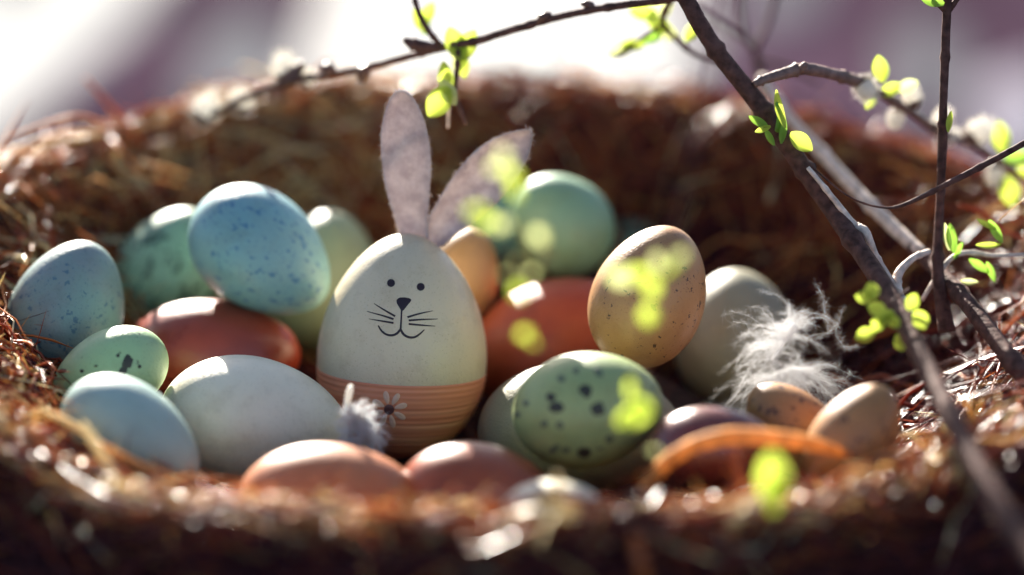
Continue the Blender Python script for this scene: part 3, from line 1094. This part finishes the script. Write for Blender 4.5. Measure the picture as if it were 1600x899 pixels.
add_leaf(A, 1224, 205, -.001, 40, 80, M_leafd, .3)
add_leaf(A, 1252, 222, -.003, 44, -35, M_leaf, .7, roll=-20)
add_leaf(A, 1185, 190, -.002, 34, 150, M_leafd, .4)
add_leaf(A, 1192, 202, -.003, 26, 200, M_leaf, .4)
add_leaf(A, 1203, 215, -.003, 30, -60, M_leafd, .35)

# B: branch behind it; sunlight on the upper stem put into its pale colour
B = branch_root(1235, 190, .055, 'branch coloured pale where sunlit, running behind the dark one into the right wall of the nest')
twig_part(B, [(1190, 120, .075, 14), (1235, 185, .062, 17), (1285, 240, .052, 19), (1340, 300, .038, 20), (1395, 355, .024, 22), (1442, 398, .012, 20)], M_bark_pale_lit, 'stem', .08, 8)
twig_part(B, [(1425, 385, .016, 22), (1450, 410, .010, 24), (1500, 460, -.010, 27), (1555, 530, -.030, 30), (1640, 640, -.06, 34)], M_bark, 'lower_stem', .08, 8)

# C: catkin twig
Ct = branch_root(1188, 130, .008, 'arching twig with white fluffy catkins and young leaves at upper right', 'twig', 'catkin_twig')
twig_part(Ct, [(1178, 132, .006, 12), (1195, 124, .008, 15), (1225, 115, .010, 18), (1258, 108, .012, 20), (1300, 116, .018, 18), (1340, 128, .026, 20), (1385, 152, .034, 15), (1430, 180, .042, 14), (1470, 208, .048, 16), (1515, 222, .054, 14), (1560, 250, .060, 13), (1620, 290, .066, 12)], M_bark_mid, 'stem', .15, 7)
twig_part(Ct, [(1252, 112, .010, 9), (1256, 104, .009, 12), (1260, 98, .009, 7)], M_bark_mid, 'bud')
for i, (x, y, Y, w, h, a) in enumerate([(1352, 138, .026, 38, 48, -60), (1425, 152, .04, 30, 44, 110), (1400, 182, .042, 26, 36, -100), (1470, 190, .046, 30, 46, 60), (1527, 208, .054, 42, 54, 40), (1480, 215, .05, 26, 40, 20), (1555, 270, .06, 28, 42, -80)]):
    catkin(Ct, x, y, Y, w * .95, h * .95, a, i)
for (x, y, Y, s, a, mt) in [(1376, 108, .03, 52, 100, M_leaf), (1392, 140, .032, 44, 30, M_leaf), (1418, 135, .034, 44, 20, M_leaf2), (1360, 160, .03, 30, 240, M_leaf), (1565, 215, .056, 60, 100, M_leaf), (1578, 298, .056, 62, -80, M_leaf), (1590, 245, .058, 50, 10, M_leafd), (1605, 270, .058, 40, -20, M_leaf)]:
    add_leaf(Ct, x, y, Y, s * .82, a, mt, .6, roll=random.uniform(-30, 30))

# D: upright dark twig, E: thin twig crossing it
D = branch_root(1480, -10, .004, 'straight dark upright twig near the right edge', 'twig', 'upright_twig')
twig_part(D, [(1482, -50, .004, 14), (1480, 5, .004, 14), (1477, 80, .003, 14), (1474, 160, .002, 13), (1473, 215, .002, 16), (1470, 290, .001, 13), (1467, 360, .0, 15), (1466, 430, -.004, 20), (1480, 520, -.01, 28)], M_bark, 'stem', .07, 8)
twig_part(D, [(1480, 20, .004, 10), (1466, 6, .004, 9), (1450, -10, .004, 8)], M_bark, 'side_twig', .1, 5, False)
twig_part(D, [(1480, 20, .004, 10), (1492, 4, .004, 9), (1502, -12, .004, 8)], M_bark, 'side_twig', .1, 5, False)
add_leaf(D, 1456, 0, .0, 40, 160, M_leafd, .5)
add_leaf(D, 1484, 190, -.002, 34, 80, M_leaf, .3)
E = branch_root(1600, 225, -.004, 'thin twig curving in from the right edge and crossing the upright twig', 'twig', 'thin_twig')
twig_part(E, [(1640, 200, -.006, 11), (1595, 227, -.006, 10), (1545, 254, -.006, 10), (1495, 280, -.007, 10), (1450, 303, -.006, 8), (1410, 321, -.006, 6), (1385, 325, -.006, 4), (1350, 318, -.005, 3.2), (1315, 300, -.004, 3), (1285, 275, -.003, 3), (1265, 258, -.002, 3)], M_bark, 'stem', .08, 7)

# F: arching twig over the back of the nest
Ft = branch_root(1040, 0, .03, 'long thin budding twig arching over the back of the nest from top centre', 'twig', 'budding_twig')
twig_part(Ft, [(1090, -12, .012, 13), (1040, 0, .02, 12), (960, 10, .022, 12), (880, 25, .025, 12), (800, 47, .028, 13), (745, 64, .03, 13), (690, 75, .033, 13), (640, 88, .038, 12), (580, 104, .044, 12), (520, 116, .05, 11), (460, 126, .056, 11), (390, 150, .062, 11), (310, 190, .07, 10)], M_bark, 'stem', .16, 8)
twig_part(Ft, [(695, 76, .033, 10), (672, 74, .033, 17), (648, 70, .033, 20), (630, 62, .033, 8)], M_bark, 'bud')
twig_part(Ft, [(577, 103, .044, 10), (568, 114, .044, 22), (566, 130, .044, 8)], M_scale, 'bud')
twig_part(Ft, [(528, 116, .05, 10), (512, 108, .05, 22), (500, 108, .05, 8)], M_scale, 'bud')
twig_part(Ft, [(440, 135, .058, 10), (455, 120, .058, 26), (476, 98, .058, 10)], M_scale, 'bud')
twig_part(Ft, [(840, 34, .026, 8), (850, 26, .026, 14), (862, 22, .026, 6)], M_scale, 'bud')
twig_part(Ft, [(930, 16, .024, 8), (920, 8, .024, 14), (908, 6, .024, 6)], M_scale, 'bud')
twig_part(Ft, [(690, 72, .033, 9), (672, 52, .033, 10), (655, 22, .033, 9), (645, -10, .033, 8)], M_bark, 'side_twig')
twig_part(Ft, [(716, 78, .03, 9), (714, 110, .028, 9), (712, 150, .026, 8), (728, 195, .024, 6)], M_bark, 'side_twig')
twig_part(Ft, [(712, 140, .026, 5), (702, 165, .026, 5), (700, 200, .026, 4)], M_bark_pale_lit, 'side_twig')
for i, (x, y, Y, w, h, a) in enumerate([(444, 108, .062, 40, 50, 100), (322, 172, .07, 44, 54, 60), (376, 160, .068, 38, 40, 80), (478, 124, .06, 26, 30, 60)]):
    catkin(Ft, x, y, Y, w, h, a, 20 + i)
for (x, y, Y, s, a, mt, w) in [(655, 32, .04, 42, 120, M_leaf, .5), (668, 22, .04, 44, 60, M_leaf, .5), (664, 38, .05, 36, 90, M_leafd, .5), (712, 68, .03, 58, 110, M_leaf, .6), (728, 72, .03, 56, 60, M_leaf, .6), (718, 88, .03, 50, 80, M_leaf2, .6),
                            (722, 100, .03, 46, -80, M_leaf, .5), (696, 122, .025, 52, 100, M_leaf, .5), (686, 160, .02, 56, -130, M_leaf, .75), (700, 145, .02, 46, -60, M_leaf2, .6)]:
    add_leaf(Ft, x, y, Y, s, a, mt, w, roll=random.uniform(-35, 35), tilt=random.uniform(-20, 20))

# H: leafy twig right of it, G: dark forked twig behind
H = branch_root(1045, 15, .04, 'short leafy twig hanging at the top just left of the thick dark branch', 'twig', 'leafy_twig')
twig_part(H, [(1060, -20, .03, 10), (1035, 30, .045, 9), (1055, 60, .05, 9), (1085, 85, .055, 8), (1130, 100, .06, 7)], M_bark, 'stem')
for (x, y, s, a, mt) in [(1028, 38, 46, 150, M_leaf), (1005, 20, 44, 170, M_leaf), (1040, 50, 46, -30, M_leaf2), (1018, 58, 36, 200, M_leafd), (972, 76, 48, 30, M_leaf2), (990, 70, 40, 10, M_leaf), (1080, 50, 36, 60, M_leaf), (1032, 18, 50, 40, M_leaf2)]:
    add_leaf(H, x, y, .05, s, a, mt, .55, roll=random.uniform(-30, 30))
twig_part(H, [(1035, 40, .045, 6), (1000, 62, .05, 6), (965, 85, .05, 4)], M_bark, 'side_twig')
G = branch_root(1185, 100, .11, 'blurred dark forked twig standing behind the thick branch at the top', 'twig', 'forked_twig')
twig_part(G, [(1195, 150, .10, 14), (1184, 100, .11, 14), (1182, 76, .11, 11), (1200, 38, .115, 8), (1216, -20, .12, 8)], M_bark, 'stem')
twig_part(G, [(1184, 82, .11, 10), (1166, 60, .11, 9), (1158, 20, .115, 8), (1160, -30, .12, 8)], M_bark, 'side_twig')
twig_part(G, [(1166, 62, .11, 9), (1140, 45, .115, 8), (1085, 12, .12, 8)], M_bark, 'side_twig')
twig_part(G, [(1186, 95, .11, 9), (1230, 105, .11, 8), (1280, 130, .112, 7)], M_bark, 'side_twig')

# right wall: leafy shoot clump
K = branch_root(1500, 400, .0, 'green leaf shoots with pale straws in the right wall of the nest', 'shoot', 'leafy_shoot')
twig_part(K, [(1440, 470, -.004, 7), (1480, 410, -.002, 8), (1510, 395, .0, 8), (1555, 400, .0, 7), (1600, 398, .0, 6)], M_bark_pale_lit, 'stem')
for (x, y, s, a, mt, w) in [(1488, 372, 46, 95, M_leafd, .42), (1480, 370, 44, 100, M_leaf2, .3), (1556, 362, 42, -60, M_leafd, .35), (1542, 350, 34, 150, M_leaf, .3), (1545, 382, 40, 5, M_leaf, .3), (1530, 415, 40, -35, M_leafd, .35), (1548, 425, 34, -70, M_leafd, .35), (1515, 440, 28, 0, M_leaf2, .4), (1498, 392, 30, 60, M_leafd, .4)]:
    add_leaf(K, x, y, -.002, s, a, mt, w, roll=random.uniform(-30, 30))

# cluster hanging in front of the right wall
Lc = branch_root(1390, 470, -.045, 'spray of small bright round leaves right of the white feather', 'leaf spray', 'leaf_spray')
twig_part(Lc, [(1420, 452, -.038, 4), (1395, 470, -.045, 4), (1378, 495, -.047, 3.5), (1365, 520, -.048, 3)], M_bark, 'stem', knots=False)
twig_part(Lc, [(1392, 475, -.045, 3.5), (1400, 500, -.046, 3), (1408, 530, -.047, 3)], M_bark, 'side_twig', knots=False)
for (x, y, s, a) in [(1350, 464, 26, 180), (1362, 455, 28, 100), (1370, 482, 30, 160), (1385, 497, 30, 220), (1352, 524, 32, 200), (1372, 506, 28, 250), (1396, 502, 28, -60), (1408, 534, 30, -80), (1425, 472, 28, 60), (1438, 500, 32, -60)]:
    add_leaf(Lc, x, y, -.05, s, a, M_leaf, .85, roll=random.uniform(-40, 40))

# foreground sprays, close to the camera and far out of focus
W1 = branch_root(900, -60, -.15, 'blurred foreground twig with yellow leaves hanging before the right ear', 'twig', 'foreground_twig')
twig_part(W1, [(900, -80, -.15, 6), (842, 150, -.135, 5), (815, 235, -.13, 5), (790, 300, -.13, 5), (790, 370, -.13, 4.5), (812, 430, -.13, 4.5), (822, 480, -.13, 4), (826, 535, -.13, 3)], M_bark, 'stem', knots=False)
twig_part(W1, [(790, 330, -.13, 4), (765, 335, -.13, 4), (740, 330, -.13, 3)], M_bark, 'side_twig', knots=False)
for (x, y, s, a, mt, w) in [(788, 246, 34, 110, M_leaf2, .7), (775, 262, 34, 200, M_leaf2, .6), (800, 275, 46, -60, M_leaf, .6), (806, 300, 40, -80, M_leaf, .6), (745, 334, 48, 160, M_leaf, .8), (784, 350, 34, 0, M_leaf2, .9), (760, 345, 34, 200, M_leaf, .7),
                            (842, 370, 34, -60, M_leaf2, .8), (790, 430, 22, 160, M_leaf2, .8), (808, 412, 18, 110, M_leaf2, .8), (812, 456, 34, -60, M_leaf, .9), (830, 426, 18, 30, M_leaf2, .9), (820, 522, 28, 200, M_leaf, .9), (832, 536, 22, -40, M_leaf, .6)]:
    add_leaf(W1, x, y, -.13, s * .78, a, mt, w, roll=random.uniform(-40, 40), tilt=random.uniform(-25, 25))
W2 = branch_root(1130, -60, -.14, 'blurred foreground twig with bright leaves hanging before the tan speckled egg', 'twig', 'foreground_twig')
twig_part(W2, [(1160, -80, -.14, 6), (1105, 150, -.13, 5), (1070, 300, -.12, 5), (1045, 390, -.12, 5), (1022, 440, -.12, 5), (1010, 500, -.12, 4), (995, 590, -.125, 4), (990, 660, -.13, 4), (1022, 705, -.13, 3)], M_bark, 'stem', knots=False)
twig_part(W2, [(1000, 590, -.125, 4), (1090, 640, -.135, 4), (1180, 690, -.14, 3.5), (1212, 730, -.145, 3)], M_bark, 'side_twig', knots=False)
for (x, y, s, a, mt, w) in [(972, 432, 60, 175, M_leaf2, .75), (995, 428, 50, 190, M_leaf, .7), (1018, 452, 46, -100, M_leaf, .8), (1050, 418, 52, 45, M_leaf, .5), (1062, 402, 36, 50, M_leaf2, .7), (1028, 410, 36, 110, M_leaf2, .6), (1014, 494, 42, -90, M_leaf, .9),
                            (986, 610, 46, 100, M_leaf, .6), (992, 648, 62, -100, M_leaf, .95), (1003, 636, 50, -30, M_leaf, .8), (978, 655, 46, 220, M_leaf, .8), (1023, 706, 24, 0, M_leaf2, .9)]:
    add_leaf(W2, x, y, -.125, s * .75, a, mt, w, roll=random.uniform(-40, 40), tilt=random.uniform(-25, 25))
add_leaf(W2, 1208, 752, -.145, 88, -88, M_leaf, .55, roll=15)
add_leaf(W2, 1214, 768, -.144, 70, -95, M_leaf, .55, roll=-30)


# ------------------------------------------------------------------ feathers
def feather(px, py, Y, scale, fan, nb, label, seed, quill, r0=.00003, name='feather', Lr=(40, 95), hooks=()):
    rg = np.random.default_rng(seed)
    root = tag(empty(name, P(px, py, Y)), label, 'feather')
    q, rd = px_path(quill, 5)
    V, F = tube_geo(q, rd, 8)
    link('quill', mesh('quill', [Vector(v) - root.location for v in V], F), M_down, root)
    qp = np.array(q)
    m = mpp(P(px, py, Y))
    U = np.array(UPV); Rg = np.array(RGT); Fw = np.array(FWD)
    rows, K = [], 9
    small = []
    off = np.array(root.location)
    for b in range(nb):
        s = qp[rg.integers(0, len(qp))]
        a0 = R(rg.uniform(*fan))
        L = rg.uniform(*Lr) * m * scale
        curl = rg.normal(0, 1.3)
        out = rg.normal(0, .45)
        p = s.copy(); pts = [p.copy()]
        a = a0
        for k in range(K - 1):
            a += curl / K + rg.normal(0, .10)
            p = p + (Rg * math.cos(a) + U * math.sin(a) + Fw * out) * L / K - U * L * .012 * k
            pts.append(p.copy())
        pts = np.array(pts)
        rows.append(pts)
        for k in range(1, K):
            for j in range(18):
                t = rg.random()
                s0 = pts[k - 1] * (1 - t) + pts[k] * t
                d = rg.normal(size=3); d /= np.linalg.norm(d)
                dr = pts[k] - pts[k - 1]; dr /= np.linalg.norm(dr)
                d = d * .8 + dr * .7
                l2 = rg.uniform(4, 14) * m * scale
                small.append(np.array([s0, s0 + d * l2 * .5 + rg.normal(0, .1, 3) * l2, s0 + d * l2]))
    for h in hooks:
        W = np.array([tuple(P(x, y, Y + dy)) for (x, y, dy) in h])
        A2 = catmull([tuple(w) for w in W], 6)
        idx = np.linspace(0, len(A2) - 1, K).round().astype(int)
        for rep in range(1):
            rows.append(A2[idx] + rg.normal(0, .00035, (K, 3)))
        for k in range(1, len(A2)):
            for j in range(9):
                d = rg.normal(size=3); d /= np.linalg.norm(d)
                l2 = rg.uniform(3, 14) * m
                s0 = A2[k] + rg.normal(0, .0002, 3)
                small.append(np.array([s0, s0 + d * l2 * .5, s0 + d * l2 + rg.normal(0, .2, 3) * l2]))
    A1 = np.array(rows) - off
    f = strands('barbs', A1, np.full(len(A1), r0 * .8), np.zeros(len(A1)), M_down, root)
    f['kind'] = 'stuff'
    A3 = np.array(small) - off
    f = strands('down', A3, np.full(len(A3), r0 * .32), np.zeros(len(A3)), M_down, root)
    f['kind'] = 'stuff'
    return root


feather(1215, 560, -.006, 1.0, (20, 215), 80, 'wispy white down feather lying on the pale egg at right', 3,
        [(1206, 562, -.008, 4), (1225, 535, -.008, 6), (1243, 507, -.008, 10)],
        hooks=[[(1210, 560, -.008), (1195, 520, -.01), (1165, 490, -.01), (1130, 492, -.01)],
               [(1215, 555, -.008), (1210, 520, -.008), (1200, 485, -.008), (1172, 480, -.008)],
               [(1215, 540, -.01), (1225, 510, -.01), (1235, 490, -.01)],
               [(1243, 510, -.006), (1232, 480, -.004), (1215, 462, -.003), (1188, 454, -.002)],
               [(1245, 505, -.006), (1265, 525, -.005), (1290, 524, -.004), (1305, 505, -.003), (1318, 480, -.002)],
               [(1295, 520, -.004), (1290, 490, -.003), (1286, 468, -.002), (1276, 446, -.001)],
               [(1305, 508, -.004), (1312, 530, -.004), (1320, 545, -.004), (1340, 540, -.004)],
               [(1150, 530, -.01), (1170, 520, -.01), (1195, 545, -.01)], [(1140, 510, -.01), (1165, 505, -.01), (1200, 550, -.01)]])
feather(1240, 600, -.010, .95, (-215, 25), 230, 'soft grey lower tuft of down spread under the white feather', 5,
        [(1200, 590, -.012, .4), (1230, 578, -.012, .6), (1265, 575, -.012, .4)], Lr=(40, 125), name='down_tuft', r0=.000016)
feather(565, 665, -.050, .8, (-80, 200), 130, 'small white down tuft between the white egg and the bunny egg', 9,
        [(560, 700, -.052, 4), (562, 670, -.052, 8), (560, 650, -.052, 6)], Lr=(25, 70), name='down_tuft', r0=.00007)
q, rd = px_path([(537, 655, -.05, 10), (541, 635, -.05, 16), (546, 612, -.05, 20), (549, 603, -.05, 12)], 5)
V, F = tube_geo(q, rd, 10, 0, .5)
tag(link('white_stalk', mesh('white_stalk', V, F), M_fuzz), 'short bright white stalk standing before the orange band', 'stalk')
